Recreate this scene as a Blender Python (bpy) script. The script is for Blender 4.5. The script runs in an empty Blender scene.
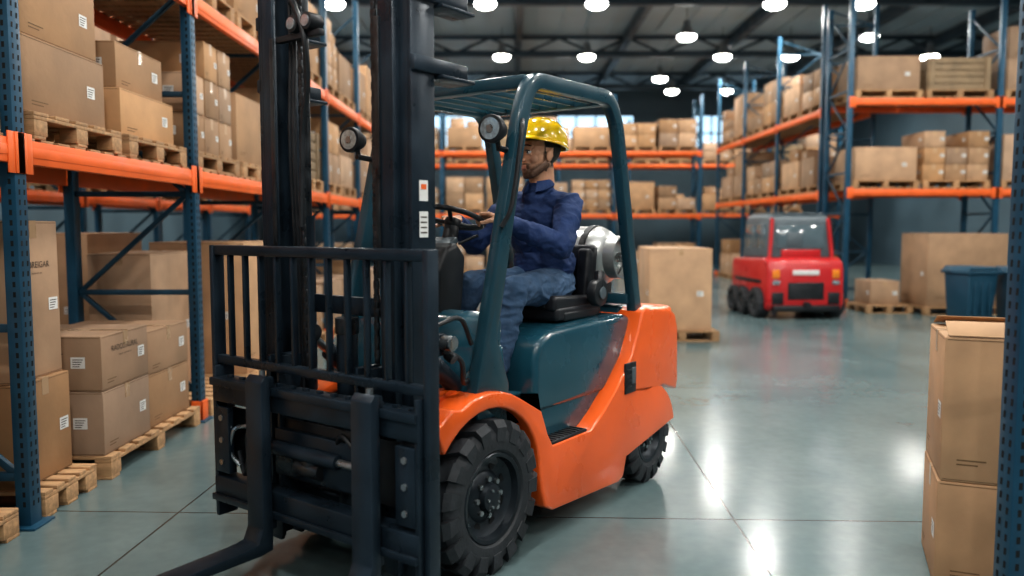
import bpy, bmesh, math, random
import numpy as np
from mathutils import Matrix, Vector, Euler, noise
random.seed(7)
R=random.Random(11)
scene=bpy.context.scene
COL=scene.collection
def link(o): COL.objects.link(o); return o
# ------------------------------------------------------------------ materials
def newmat(name):
    m=bpy.data.materials.new(name); m.use_nodes=True
    nt=m.node_tree; p=nt.nodes['Principled BSDF']; return m,nt,p
def mat(name,col,rough=.5,metal=0.,var=.15,scale=8.,bump=0.,bscale=60.,coat=0.,rvar=.1,rand=0.,spec=.5,stretch=None,sat=0.):
    m,nt,p=newmat(name); N=nt.nodes; L=nt.links
    tc=N.new('ShaderNodeTexCoord'); src=tc.outputs['Object']
    if stretch:
        mp=N.new('ShaderNodeMapping'); mp.inputs['Scale'].default_value=stretch
        L.new(src,mp.inputs[0]); src=mp.outputs[0]
    nz=N.new('ShaderNodeTexNoise'); nz.inputs['Scale'].default_value=scale; nz.inputs['Detail'].default_value=6
    L.new(src,nz.inputs['Vector'])
    rp=N.new('ShaderNodeMapRange'); rp.inputs['From Min'].default_value=.3; rp.inputs['From Max'].default_value=.7
    rp.inputs['To Min'].default_value=1-var; rp.inputs['To Max'].default_value=1+var
    L.new(nz.outputs['Fac'],rp.inputs['Value'])
    val=rp.outputs[0]; oi=None
    if rand>0:
        oi=N.new('ShaderNodeObjectInfo'); r2=N.new('ShaderNodeMapRange')
        r2.inputs['To Min'].default_value=1-rand; r2.inputs['To Max'].default_value=1+rand
        L.new(oi.outputs['Random'],r2.inputs['Value'])
        mu=N.new('ShaderNodeMath'); mu.operation='MULTIPLY'; L.new(val,mu.inputs[0]); L.new(r2.outputs[0],mu.inputs[1]); val=mu.outputs[0]
    vm=N.new('ShaderNodeVectorMath'); vm.operation='SCALE'; vm.inputs[0].default_value=col[:3]
    L.new(val,vm.inputs['Scale']); out=vm.outputs[0]
    if sat>0 and oi:
        f=N.new('ShaderNodeMath'); f.operation='MULTIPLY'; f.inputs[1].default_value=37.7; L.new(oi.outputs['Random'],f.inputs[0])
        g=N.new('ShaderNodeMath'); g.operation='FRACT'; L.new(f.outputs[0],g.inputs[0])
        h=N.new('ShaderNodeMapRange'); h.inputs['To Min'].default_value=1-sat; h.inputs['To Max'].default_value=1.05; L.new(g.outputs[0],h.inputs['Value'])
        hs=N.new('ShaderNodeHueSaturation'); L.new(h.outputs[0],hs.inputs['Saturation']); L.new(out,hs.inputs['Color']); out=hs.outputs[0]
    L.new(out,p.inputs['Base Color'])
    r3=N.new('ShaderNodeMapRange'); r3.inputs['From Min'].default_value=.3; r3.inputs['From Max'].default_value=.7
    r3.inputs['To Min'].default_value=max(.02,rough-rvar); r3.inputs['To Max'].default_value=min(1,rough+rvar)
    L.new(nz.outputs['Fac'],r3.inputs['Value']); L.new(r3.outputs[0],p.inputs['Roughness'])
    p.inputs['Metallic'].default_value=metal
    p.inputs['Coat Weight'].default_value=coat; p.inputs['Coat Roughness'].default_value=.08
    p.inputs['Specular IOR Level'].default_value=spec
    if bump>0:
        n2=N.new('ShaderNodeTexNoise'); n2.inputs['Scale'].default_value=bscale; n2.inputs['Detail'].default_value=4
        L.new(src,n2.inputs['Vector'])
        b=N.new('ShaderNodeBump'); b.inputs['Strength'].default_value=bump; b.inputs['Distance'].default_value=.01
        L.new(n2.outputs['Fac'],b.inputs['Height']); L.new(b.outputs[0],p.inputs['Normal'])
    return m
def emis(name,col,st):
    m,nt,p=newmat(name); p.inputs['Base Color'].default_value=(*col,1)
    p.inputs['Emission Color'].default_value=(*col,1); p.inputs['Emission Strength'].default_value=st; return m
M_teal=mat('teal_paint',(.014,.072,.104),.24,0,.08,3,coat=.7)
M_tealfr=mat('teal_frame_paint',(.013,.056,.080),.32,0,.08,4,coat=.4)
M_orange=mat('orange_paint',(.84,.130,.016),.32,0,.06,3,coat=.5)
M_mast=mat('mast_steel',(.017,.029,.042),.34,.3,.3,5,bump=.05)
M_black=mat('black_plastic',(.012,.014,.017),.45,0,.2,10)
M_seat=mat('seat_vinyl',(.014,.015,.019),.40,0,.2,20,bump=.15,bscale=200)
M_rubber=mat('tyre_rubber',(.025,.029,.034),.6,0,.3,12,bump=.3,bscale=40)
M_rim=mat('rim_steel',(.020,.027,.034),.35,.4,.2,8)
M_steel=mat('worn_steel',(.34,.36,.37),.3,.9,.2,20)
M_dsteel=mat('oily_steel',(.07,.076,.082),.35,.8,.3,14)
M_tank=mat('lpg_tank_aluminium',(.50,.51,.50),.34,.7,.12,6)
M_lens=mat('lamp_lens',(.34,.38,.40),.08,.4,.3,60,coat=1)
M_white=mat('label_paper',(.7,.7,.68),.6,0,.05,10)
M_ink=mat('printed_ink',(.05,.035,.025),.7)
M_card=mat('cardboard',(.40,.235,.122),.75,0,.14,4,bump=.1,bscale=30,rand=.30,rvar=.05,sat=.22)
M_cardd=mat('cardboard_edge',(.17,.10,.05),.8,0,.1,6)
M_tape=mat('packing_tape',(.44,.29,.17),.3,0,.08,5,coat=.3,rand=.15)
M_wood=mat('pallet_wood',(.39,.235,.12),.75,0,.3,6,bump=.3,bscale=40,rand=.2,stretch=(1,6,6))
M_crate=mat('crate_wood',(.30,.215,.13),.75,0,.25,5,bump=.2,rand=.25)
M_rblue=mat('rack_blue',(.013,.072,.128),.40,.1,.15,6)
M_rblue2=mat('rack_brace_blue',(.013,.056,.094),.45,.1,.15,6)
M_ror=mat('rack_orange',(.80,.145,.028),.42,0,.12,5)
M_hole=mat('punched_slot',(.003,.004,.005),.8)
M_red=mat('red_paint',(.48,.016,.018),.35,0,.08,4,coat=.4)
M_glass=mat('cab_glass',(.11,.15,.17),.10,0,.1,3,coat=1)
M_grey=mat('grey_plastic',(.085,.11,.125),.45,0,.1,6)
M_bin=mat('bin_plastic',(.012,.060,.10),.45,0,.1,5)
M_navy=mat('navy_shirt_cloth',(.012,.036,.118),.8,0,.10,9,bump=.25,bscale=70,rvar=.05)
M_jean=mat('denim_cloth',(.050,.100,.180),.85,0,.12,30,bump=.3,bscale=60,rvar=.05)
M_skin=mat('skin',(.58,.31,.19),.5,0,.08,20,bump=.05)
M_hair=mat('dark_hair',(.022,.014,.010),.6,0,.4,60,bump=.4,bscale=200)
M_eye=mat('eye_white',(.6,.57,.55),.2,0,.02)
M_iris=mat('iris_brown',(.02,.01,.006),.15)
M_hat=mat('hard_hat_yellow',(1.0,.63,.005),.22,0,.03,4,coat=.7)
M_boot=mat('boot_leather',(.03,.02,.014),.5,0,.2,20,bump=.2)
M_amber=mat('amber_lens',(.8,.25,.02),.2,coat=1)
M_ceil=mat('ceiling_sheet',(.34,.42,.46),.6,0,.12,.6)
M_beam=mat('roof_steel',(.030,.050,.065),.5,.2,.15,2)
M_lamp=emis('lamp_emitter',(1,.98,.93),24)
M_lampb=mat('lamp_housing',(.2,.21,.22),.4,.5)
M_wall=mat('wall_panel',(.085,.135,.165),.6,0,.12,.8)
M_win=emis('window_daylight',(.55,.80,1.0),1.3)
def floor_mat():
    m,nt,p=newmat('polished_concrete'); N=nt.nodes; L=nt.links
    tc=N.new('ShaderNodeTexCoord')
    n1=N.new('ShaderNodeTexNoise'); n1.inputs['Scale'].default_value=.7; n1.inputs['Detail'].default_value=8; n1.inputs['Roughness'].default_value=.58
    n2=N.new('ShaderNodeTexNoise'); n2.inputs['Scale'].default_value=14; n2.inputs['Detail'].default_value=6
    L.new(tc.outputs['Object'],n1.inputs['Vector']); L.new(tc.outputs['Object'],n2.inputs['Vector'])
    cr=N.new('ShaderNodeValToRGB'); cr.color_ramp.elements[0].position=.25; cr.color_ramp.elements[1].position=.75
    cr.color_ramp.elements[0].color=(.088,.138,.146,1); cr.color_ramp.elements[1].color=(.150,.205,.210,1)
    L.new(n1.outputs['Fac'],cr.inputs[0])
    mx=N.new('ShaderNodeMix'); mx.data_type='RGBA'; mx.blend_type='OVERLAY'; mx.inputs[0].default_value=.15
    L.new(cr.outputs[0],mx.inputs[6]); L.new(n2.outputs['Fac'],mx.inputs[7])
    mp=N.new('ShaderNodeMapping'); mp.inputs['Location'].default_value=(-1.0,-4.05,0); mp.inputs['Rotation'].default_value=(0,0,math.radians(2))
    L.new(tc.outputs['Object'],mp.inputs[0])
    br=N.new('ShaderNodeTexBrick'); br.offset=0; br.inputs['Scale'].default_value=1; br.inputs['Mortar Size'].default_value=.007
    br.inputs['Brick Width'].default_value=2.9; br.inputs['Row Height'].default_value=3.4; br.inputs['Mortar Smooth'].default_value=.3
    L.new(mp.outputs[0],br.inputs['Vector'])
    m2=N.new('ShaderNodeMix'); m2.data_type='RGBA'
    L.new(br.outputs['Fac'],m2.inputs[0]); L.new(mx.outputs[2],m2.inputs[6]); m2.inputs[7].default_value=(.03,.04,.042,1)
    L.new(m2.outputs[2],p.inputs['Base Color'])
    rr=N.new('ShaderNodeMapRange'); rr.inputs['From Min'].default_value=.3; rr.inputs['From Max'].default_value=.7
    rr.inputs['To Min'].default_value=.15; rr.inputs['To Max'].default_value=.25
    L.new(n1.outputs['Fac'],rr.inputs['Value']); L.new(rr.outputs[0],p.inputs['Roughness'])
    b=N.new('ShaderNodeBump'); b.inputs['Strength'].default_value=.05; b.inputs['Distance'].default_value=.01
    L.new(n2.outputs['Fac'],b.inputs['Height']); L.new(b.outputs[0],p.inputs['Normal'])
    p.inputs['Specular IOR Level'].default_value=.5
    return m
M_floor=floor_mat()
def head_mat():
    m,nt,p=newmat('face_skin_and_beard'); N=nt.nodes; L=nt.links
    tc=N.new('ShaderNodeTexCoord'); nz=N.new('ShaderNodeTexNoise'); nz.inputs['Scale'].default_value=160; nz.inputs['Detail'].default_value=3
    L.new(tc.outputs['Object'],nz.inputs['Vector'])
    def layer(prev,att,col,thr):
        a=N.new('ShaderNodeAttribute'); a.attribute_name=att
        s=N.new('ShaderNodeMath'); s.operation='MULTIPLY_ADD'; L.new(nz.outputs['Fac'],s.inputs[0]); s.inputs[1].default_value=thr; s.inputs[2].default_value=-thr/2
        ad=N.new('ShaderNodeMath'); ad.operation='ADD'; ad.use_clamp=True; L.new(a.outputs['Fac'],ad.inputs[0]); L.new(s.outputs[0],ad.inputs[1])
        gt=N.new('ShaderNodeMath'); gt.operation='MULTIPLY'; L.new(ad.outputs[0],gt.inputs[0])
        gt2=N.new('ShaderNodeMath'); gt2.operation='MINIMUM'; sc=N.new('ShaderNodeMath'); sc.operation='MULTIPLY'; sc.inputs[1].default_value=3; L.new(a.outputs['Fac'],sc.inputs[0])
        gt2.inputs[0].default_value=1; L.new(sc.outputs[0],gt2.inputs[1]); L.new(gt2.outputs[0],gt.inputs[1])
        mx=N.new('ShaderNodeMix'); mx.data_type='RGBA'; L.new(gt.outputs[0],mx.inputs[0])
        if isinstance(prev,tuple): mx.inputs[6].default_value=prev
        else: L.new(prev,mx.inputs[6])
        mx.inputs[7].default_value=col; return mx.outputs[2]
    c=layer((.60,.32,.20,1),'w_blush',(.54,.24,.15,1),.1)
    c=layer(c,'w_beard',(.105,.055,.034,1),.6); c=layer(c,'w_lip',(.44,.18,.13,1),.1); c=layer(c,'w_hair',(.022,.014,.010,1),.3)
    L.new(c,p.inputs['Base Color']); p.inputs['Roughness'].default_value=.52
    b=N.new('ShaderNodeBump'); b.inputs['Strength'].default_value=.12; b.inputs['Distance'].default_value=.003; L.new(nz.outputs['Fac'],b.inputs['Height']); L.new(b.outputs[0],p.inputs['Normal'])
    return m
M_head=head_mat()
# ------------------------------------------------------------------ builder
def basis(d):
    d=Vector(d).normalized(); return d.to_track_quat('Z','Y').to_matrix().to_4x4()
def fillet(pts,r,n=5):
    out=[Vector(pts[0])]
    for i in range(1,len(pts)-1):
        a,b,c=Vector(pts[i-1]),Vector(pts[i]),Vector(pts[i+1])
        u=(a-b); v=(c-b); rr=min(r,u.length*.45,v.length*.45)
        p0=b+u.normalized()*rr; p1=b+v.normalized()*rr
        for k in range(n+1):
            t=k/n; out.append(p0*(1-t)**2+b*2*t*(1-t)+p1*t*t)
    out.append(Vector(pts[-1])); return out
def catmull(pts,n=6):
    P=[Vector(p) for p in pts]; P=[P[0]*2-P[1]]+P+[P[-1]*2-P[-2]]; out=[]
    for i in range(1,len(P)-2):
        for k in range(n):
            t=k/n; a,b,c,d=P[i-1],P[i],P[i+1],P[i+2]
            out.append(.5*((2*b)+(c-a)*t+(2*a-5*b+4*c-d)*t*t+(3*b-a-3*c+d)*t**3))
    out.append(P[-2]); return out
class B:
    def __init__(s): s.bm=bmesh.new(); s.mats=[]
    def mi(s,m):
        if m not in s.mats: s.mats.append(m)
        return s.mats.index(m)
    def geo(s,V,F,m,M=None,smooth=True):
        i=s.mi(m); vs=[s.bm.verts.new((M@Vector(v)) if M else v) for v in V]
        for f in F:
            try:
                fc=s.bm.faces.new([vs[k] for k in f]); fc.material_index=i; fc.smooth=smooth
            except ValueError: pass
    def tmp(s,t,m,M=None,bev=0,seg=2,ang=30):
        if bev>0:
            t.normal_update()
            es=[e for e in t.edges if len(e.link_faces)==2 and e.calc_face_angle(0)>math.radians(ang)]
            bmesh.ops.bevel(t,geom=es,offset=bev,segments=seg,profile=.5,affect='EDGES',clamp_overlap=True)
        t.verts.index_update()
        s.geo([v.co.copy() for v in t.verts],[[v.index for v in f.verts] for f in t.faces],m,M); t.free()
    def box(s,c,sz,m,bev=.004,seg=2,rot=None,M=None):
        t=bmesh.new(); bmesh.ops.create_cube(t,size=1)
        for v in t.verts: v.co=Vector((v.co.x*sz[0],v.co.y*sz[1],v.co.z*sz[2]))
        T=Matrix.Translation(c)
        if rot: T=T@Euler([math.radians(a) for a in rot]).to_matrix().to_4x4()
        if M: T=M@T
        s.tmp(t,m,T,min(bev,min(sz)*.3) if bev else 0,seg)
    def bx(s,x0,x1,y0,y1,z0,z1,m,bev=.004,seg=2):
        s.box(((x0+x1)/2,(y0+y1)/2,(z0+z1)/2),(abs(x1-x0),abs(y1-y0),abs(z1-z0)),m,bev,seg)
    def cyl(s,p0,p1,r,m,r2=None,n=24,bev=0):
        p0=Vector(p0);p1=Vector(p1); d=p1-p0
        t=bmesh.new(); bmesh.ops.create_cone(t,cap_ends=True,segments=n,radius1=r,radius2=r if r2 is None else r2,depth=d.length)
        s.tmp(t,m,Matrix.Translation((p0+p1)/2)@basis(d),bev,2)
    def ell(s,c,r,m,rot=None,n=20):
        t=bmesh.new(); bmesh.ops.create_uvsphere(t,u_segments=n,v_segments=max(8,n//2),radius=1)
        T=Matrix.Translation(c)
        if rot: T=T@Euler([math.radians(a) for a in rot]).to_matrix().to_4x4()
        s.tmp(t,m,T@Matrix.Diagonal((*r,1)))
    def prism(s,pts,y0,y1,m,bev=.01,seg=2,ang=30,taper=None):
        t=bmesh.new(); vs=[t.verts.new((p[0],y0,p[1])) for p in pts]; f=t.faces.new(vs)
        r=bmesh.ops.extrude_face_region(t,geom=[f])
        for v in r['geom']:
            if isinstance(v,bmesh.types.BMVert): v.co.y=y1
        if taper:
            for v in t.verts: v.co.y*=taper(v.co.z)
        bmesh.ops.recalc_face_normals(t,faces=t.faces[:])
        s.tmp(t,m,None,bev,seg,ang)
    def tube(s,pts,r,m,n=10,closed=False,r_end=None):
        P=[Vector(p) for p in pts]; k=len(P); V=[];F=[]
        up=None
        for i,p in enumerate(P):
            if closed: d=P[(i+1)%k]-P[i-1]
            else: d=P[min(i+1,k-1)]-P[max(i-1,0)]
            d.normalize()
            if up is None:
                up=Vector((0,0,1)) if abs(d.z)<.9 else Vector((1,0,0))
            a=d.cross(up).normalized(); up=a.cross(d).normalized()
            rr=r if r_end is None else r+(r_end-r)*i/(k-1)
            for j in range(n):
                t=2*math.pi*j/n; V.append(p+a*math.cos(t)*rr+up*math.sin(t)*rr)
        for i in range(k if closed else k-1):
            for j in range(n):
                F.append([i*n+j,((i+1)%k)*n+j,((i+1)%k)*n+(j+1)%n,i*n+(j+1)%n])
        if not closed:
            F.append(list(range(n))); F.append([(k-1)*n+j for j in range(n)][::-1])
        s.geo(V,F,m)
    def sweep(s,pts,y,w,t,m,bev=.008):
        P=[Vector((p[0],p[1])) for p in pts]; k=len(P); tb=bmesh.new(); rings=[]
        for i,p in enumerate(P):
            d=(P[min(i+1,k-1)]-P[max(i-1,0)]).normalized(); n=Vector((-d.y,d.x))
            if 0<i<k-1:
                e=(P[i+1]-P[i]).normalized(); n=n/max(.5,n.dot(Vector((-e.y,e.x))))
            tt=t[i] if isinstance(t,list) else t
            a=p+n*tt/2; b=p-n*tt/2
            rings.append([tb.verts.new(q) for q in ((a.x,y-w/2,a.y),(a.x,y+w/2,a.y),(b.x,y+w/2,b.y),(b.x,y-w/2,b.y))])
        for i in range(k-1):
            for j in range(4): tb.faces.new([rings[i][j],rings[i][(j+1)%4],rings[i+1][(j+1)%4],rings[i+1][j]])
        tb.faces.new(rings[0][::-1]); tb.faces.new(rings[-1])
        bmesh.ops.recalc_face_normals(tb,faces=tb.faces[:])
        s.tmp(tb,m,None,bev,2,50)
    def lathe(s,prof,m,M=None,n=40,caps=False):
        V=[];F=[];k=len(prof)
        for j in range(n):
            t=2*math.pi*j/n
            for r,a in prof: V.append((r*math.cos(t),a,r*math.sin(t)))
        for j in range(n):
            for i in range(k-1): F.append([j*k+i,j*k+i+1,((j+1)%n)*k+i+1,((j+1)%n)*k+i])
        s.geo(V,F,m,M)
    def done(s,name,parent=None,M=None,shade=34,merge=False):
        if merge: bmesh.ops.remove_doubles(s.bm,verts=s.bm.verts[:],dist=1e-5)
        s.bm.normal_update()
        for e in s.bm.edges:
            if len(e.link_faces)==2 and e.calc_face_angle(0)>math.radians(shade): e.smooth=False
        me=bpy.data.meshes.new(name); s.bm.to_mesh(me); s.bm.free()
        for m in s.mats: me.materials.append(m)
        o=link(bpy.data.objects.new(name,me))
        if parent: o.parent=parent
        if M: o.matrix_local=M
        return o
def mesh_only(b,name):
    o=b.done(name); me=o.data; bpy.data.objects.remove(o); return me
def empty(name,M):
    e=link(bpy.data.objects.new(name,None)); e.empty_display_size=.2; e.matrix_world=M; return e
_tc={}
def text_geo(t):
    if t in _tc: return _tc[t]
    cu=bpy.data.curves.new('t','FONT'); cu.body=t; cu.size=1; cu.align_x='CENTER'; cu.align_y='CENTER'
    o=link(bpy.data.objects.new('t',cu)); bpy.context.view_layer.update()
    me=bpy.data.meshes.new_from_object(o.evaluated_get(bpy.context.evaluated_depsgraph_get()))
    g=([v.co.copy() for v in me.vertices],[list(f.vertices) for f in me.polygons])
    bpy.data.objects.remove(o); bpy.data.curves.remove(cu); bpy.data.meshes.remove(me); _tc[t]=g; return g
FACE={'-y':Matrix(((1,0,0),(0,0,-1),(0,1,0))).to_4x4(),'+x':Matrix(((0,0,1),(1,0,0),(0,1,0))).to_4x4(),
      '-x':Matrix(((0,0,-1),(-1,0,0),(0,1,0))).to_4x4(),'+y':Matrix(((-1,0,0),(0,0,1),(0,1,0))).to_4x4()}
# ------------------------------------------------------------------ goods
_cb={}
def carton_mesh(w,d,h,text=None,label=True,opened=False):
    key=(round(w,3),round(d,3),round(h,3),text,label,opened)
    if key in _cb: return _cb[key]
    b=B(); b.bx(-w/2,w/2,-d/2,d/2,0,h,M_card,.006)
    e=.0015; tw=.03
    if w>=d:
        b.bx(-w/2-e,w/2+e,-tw,tw,h-.001,h+e,M_tape,0)
        for sx in(-1,1): b.bx(sx*(w/2-.001),sx*(w/2+e),-tw,tw,h-.09,h,M_tape,0)
    else:
        b.bx(-tw,tw,-d/2-e,d/2+e,h-.001,h+e,M_tape,0)
        for sy in(-1,1): b.bx(-tw,tw,sy*(d/2-.001),sy*(d/2+e),h-.09,h,M_tape,0)
    for f,(hw,n) in {'-y':(w,d),'+x':(d,w),'-x':(d,w),'+y':(w,d)}.items():
        T=Matrix.Translation({'-y':(0,-d/2-.001,0),'+y':(0,d/2+.001,0),'+x':(w/2+.001,0,0),'-x':(-w/2-.001,0,0)}[f])@FACE[f]
        q=lambda x0,x1,z0,z1,m: b.geo([(x0,z0,0),(x1,z0,0),(x1,z1,0),(x0,z1,0)],[[0,1,2,3]],m,T,False)
        q(-hw/2+.01,hw/2-.01,h-.012,h-.009,M_cardd); q(-hw/2+.01,hw/2-.01,.008,.011,M_cardd)
        if label:
            lw=min(.085,hw*.2); lh=lw*.8; x=hw*.26; z=h*.42
            T2=T@Matrix.Translation((0,0,.0006))
            b.geo([(x,z,0),(x+lw,z,0),(x+lw,z+lh,0),(x,z+lh,0)],[[0,1,2,3]],M_white,T2,False)
            T3=T@Matrix.Translation((0,0,.0012))
            for k in range(4):
                zz=z+lh*(.14+.2*k); b.geo([(x+lw*.12,zz,0),(x+lw*(.6+.09*k),zz,0),(x+lw*(.6+.09*k),zz+lh*.07,0),(x+lw*.12,zz+lh*.07,0)],[[0,1,2,3]],M_ink,T3,False)
            for k in range(2): q(-hw*.40,-hw*(.40-.13-.05*k),h*.12+.018*k,h*.12+.018*k+.006,M_cardd)
        if text:
            V,F=text_geo(text); s=min(hw*.66/(len(text)*.62),h*.15)
            b.geo(V,F,M_ink,T@Matrix.Translation((-hw*.02,h*.72,.0006))@Matrix.Scale(s,4),False)
            V,F=text_geo('keep dry  handle with care')
            b.geo(V,F,M_ink,T@Matrix.Translation((-hw*.02,h*.72-s*.9,.0006))@Matrix.Scale(s*.3,4),False)
    if opened:
        b.box((0,-d/2+.055,h+.030),(w*.96,.12,.004),M_card,.001,rot=(24,0,0))
        b.box((0,d/2-.055,h+.028),(w*.96,.12,.004),M_card,.001,rot=(-20,0,0))
    me=mesh_only(b,'carton'); _cb[key]=me; return me
_pl={}
def pallet_mesh(w,d,h=.14):
    key=(round(w,3),round(d,3))
    if key in _pl: return _pl[key]
    b=B()
    n=max(5,int(d/.16)); pw=d/n*.72
    for i in range(n):
        y=-d/2+pw/2+(d-pw)*i/(n-1); b.bx(-w/2,w/2,y-pw/2,y+pw/2,h-.02,h,M_wood,.003)
    for x in(-w/2+.05,0,w/2-.05):
        b.bx(x-.05,x+.05,-d/2,d/2,h-.04,h-.02,M_wood,.003)
        for y in(-d/2+.06,0,d/2-.06): b.bx(x-.05,x+.05,y-.06,y+.06,.018,h-.04,M_wood,.004)
    for y in (-d/2+.05,0,d/2-.05): b.bx(-w/2,w/2,y-.05,y+.05,0,.018,M_wood,.003)
    me=mesh_only(b,'pallet'); _pl[key]=me; return me
def crate_mesh(w,d,h):
    key=('c',w,d,h)
    if key in _pl: return _pl[key]
    b=B(); b.bx(-w/2+.02,w/2-.02,-d/2+.02,d/2-.02,.01,h-.01,M_crate,.002)
    n=5
    for i in range(n):
        z=h*(i+.5)/n
        b.bx(-w/2,w/2,-d/2,d/2,z-h/n*.44,z+h/n*.44,M_crate,.004)
    for x in(-w/2+.05,w/2-.05):
        for y in(-d/2-.012,d/2+.012): b.bx(x-.045,x+.045,y-.012,y+.012,0,h,M_crate,.003)
    for y in(-d/2+.05,d/2-.05):
        for x in(-w/2-.012,w/2+.012): b.bx(x-.012,x+.012,y-.045,y+.045,0,h,M_crate,.003)
    me=mesh_only(b,'crate'); _pl[key]=me; return me
def put(name,me,M):
    o=link(bpy.data.objects.new(name,me)); o.matrix_world=M; return o
def TR(x,y,z,a=0): return Matrix.Translation((x,y,z))@Matrix.Rotation(math.radians(a),4,'Z')
def carton(x0,x1,y0,y1,z0,h,text=None,label=True,a=0,opened=False):
    return put('cardboard_box',carton_mesh(abs(x1-x0),abs(y1-y0),h,text,label,opened),TR((x0+x1)/2,(y0+y1)/2,z0,a))
def pallet(x0,x1,y0,y1,z0,a=0):
    return put('wooden_pallet',pallet_mesh(abs(x1-x0),abs(y1-y0)),TR((x0+x1)/2,(y0+y1)/2,z0,a))
def load(M,pw,pd,maxh,kind=None):
    put('wooden_pallet',pallet_mesh(pw,pd),M)
    z=.1405; k=kind if kind is not None else R.choice([0,1,2,2,3,1,4,0,6,5])
    j=lambda:R.uniform(-1.2,1.2); C=lambda w,d,h,x,y,zz,a=0:put('cardboard_box',carton_mesh(round(w,2),round(d,2),round(h,2)),M@TR(x,y,zz,a if a else j()))
    g=.004; av=maxh-.18
    if k==0:
        h=R.choice([.62,.74,.85,1.1]); h=min(av,h); C(pw-.08,pd-.08,h,0,0,z)
    elif k==1:
        h=min(av/2,R.choice([.36,.42,.5]))
        for l in range(2 if maxh>.6 else 1):
            for s in(-1,1):
                if l==1 and s==1 and R.random()<.35: continue
                C(pw/2-.04,pd-.08,h,s*pw/4,0,z+l*(round(h,2)+g))
    elif k==2:
        h=round(min(av/2,R.choice([.34,.45,.58])),2)
        C(pw-.1,pd-.1,h,0,0,z)
        if maxh>.6 and R.random()<.8: C(pw-.2,pd-.14,min(av-h-.02,h*R.choice([.7,.85,1.0])),R.uniform(-.04,.04),0,z+h+g)
    elif k==3:
        h=min(av,R.choice([.45,.6,.8])); put('wooden_crate',crate_mesh(round(pw-.1,3),round(pd-.12,3),round(h,3)),M@TR(0,0,z))
    elif k==4:
        h=min(av,.6); C(pw*.6,pd-.1,h,-pw*.18,0,z); C(pw*.28,pd-.3,h*.6,pw*.32,0,z)
    elif k==5:
        n=3 if av>.85 else 2; h=round(min(av/n-.005,.30),2)
        for l in range(n):
            for c in range(3):
                if l==n-1 and R.random()<.4: continue
                C(pw/3-.03,pd-.1,h,(c-1)*pw/3,0,z+l*(h+g))
    elif k==6:
        h=round(min(av*.6,.6),2); C(pw-.12,pd-.1,h,0,0,z); h2=min(av-h-.02,.30)
        if h2>.15:
            C(pw*.38,pd*.6,h2,-pw*.2,0,z+h+g,4); C(pw*.30,pd*.5,h2*.75,pw*.22,.02,z+h+g,-5)
# ------------------------------------------------------------------ racks
def rack(M,bays,bay,depth,levels,zmax,pitch_holes=(),orange_feet=True,name='pallet_rack',nofoot=()):
    b=B(); pw=.095; pd=.075
    nup=bays+1
    for i in range(nup):
        x=i*bay
        for k,y in enumerate((pd/2,depth-pd/2)):
            b.bx(x-pw/2,x+pw/2,y-pd/2,y+pd/2,0,zmax,M_rblue,.006)
            b.bx(x-.09,x+.09,y-.08,y+.08,0,.012,M_rblue,.002)
        z=.25; flip=False
        while z<zmax-.3:
            z2=min(z+.75,zmax-.1)
            b.bx(x-.02,x+.02,pd,depth-pd,z-.02,z+.02,M_rblue2,.003)
            a=(x,pd,z) if not flip else (x,depth-pd,z); c=(x,depth-pd,z2) if not flip else (x,pd,z2)
            v=Vector(c)-Vector(a); ang=math.degrees(math.atan2(v.z,v.y))
            b.box((Vector(a)+Vector(c))/2,(.03,v.length,.035),M_rblue2,.003,rot=(ang,0,0))
            z=z2; flip=not flip
        if i in pitch_holes:
            z=.12
            while z<zmax-.05:
                for dx in(-.02,.02):
                    b.geo([(x+dx-.007,-.0008,z-.013),(x+dx+.007,-.0008,z-.013),(x+dx+.009,-.0008,z+.013),(x+dx-.005,-.0008,z+.013)],[[0,1,2,3]],M_hole,None,False)
                for sx in(-1,1):
                    X=x+sx*(pw/2+.0008)
                    b.geo([(X,.022,z-.013),(X,.036,z-.013),(X,.036,z+.013),(X,.022,z+.013)],[[0,1,2,3]],M_hole,None,False)
                z+=.05
        if orange_feet and i not in nofoot:
            b.bx(x-pw/2-.012,x+pw/2+.012,-.014,.0,0.012,.16,M_ror,.003)
            for sx in(-1,1): b.bx(x+sx*(pw/2+.002),x+sx*(pw/2+.012),-.014,pd,0.012,.16,M_ror,.003)
    for z in levels:
        for i in range(bays):
            x0=i*bay+pw/2; x1=(i+1)*bay-pw/2
            for y,sg in((.022,-1),(depth-.022,1)):
                b.bx(x0,x1,y-.022,y+.022,z-.12,z,M_ror,.005)
                b.bx(x0,x1,y+sg*.022-.003,y+sg*.022+.003,z-.085,z-.035,M_ror,.004)
                for xx,s2 in((x0,1),(x1,-1)):
                    b.bx(xx-.004 if s2>0 else xx-.05,xx+.05 if s2>0 else xx+.004,y+sg*.024-.004,y+sg*.024+.004,z-.17,z+.03,M_ror,.003)
                    b.bx(xx-s2*.075,xx,y+sg*.028-.004,y+sg*.028+.004,z-.17,z+.03,M_ror,.003)
            n=int((x1-x0)/.16)
            for k in range(n):
                xx=x0+.08+(x1-x0-.16)*k/(n-1); b.bx(xx-.055,xx+.055,.03,depth-.03,z+.0,z+.018,M_wood,.002)
    b.done(name,M=M)
def Rz(a): return Matrix.Rotation(math.radians(a),4,'Z')
DK=.019
ML=Matrix.Translation((-2.4,-.46,0))@Rz(90)
LB=2.2
rack(ML,7,LB,1.0,[1.93,3.25],5.0,pitch_holes=(2,3,4),nofoot=(2,))
ML2=Matrix.Translation((-5.6,1.74,0))@Rz(90)
rack(ML2,7,LB,1.0,[1.93,3.6],5.0,orange_feet=False)
MR=Matrix.Translation((1.80,2.86,0))@Rz(-90)
rack(MR,2,LB,1.0,[2.9],5.0,pitch_holes=(0,))
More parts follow.
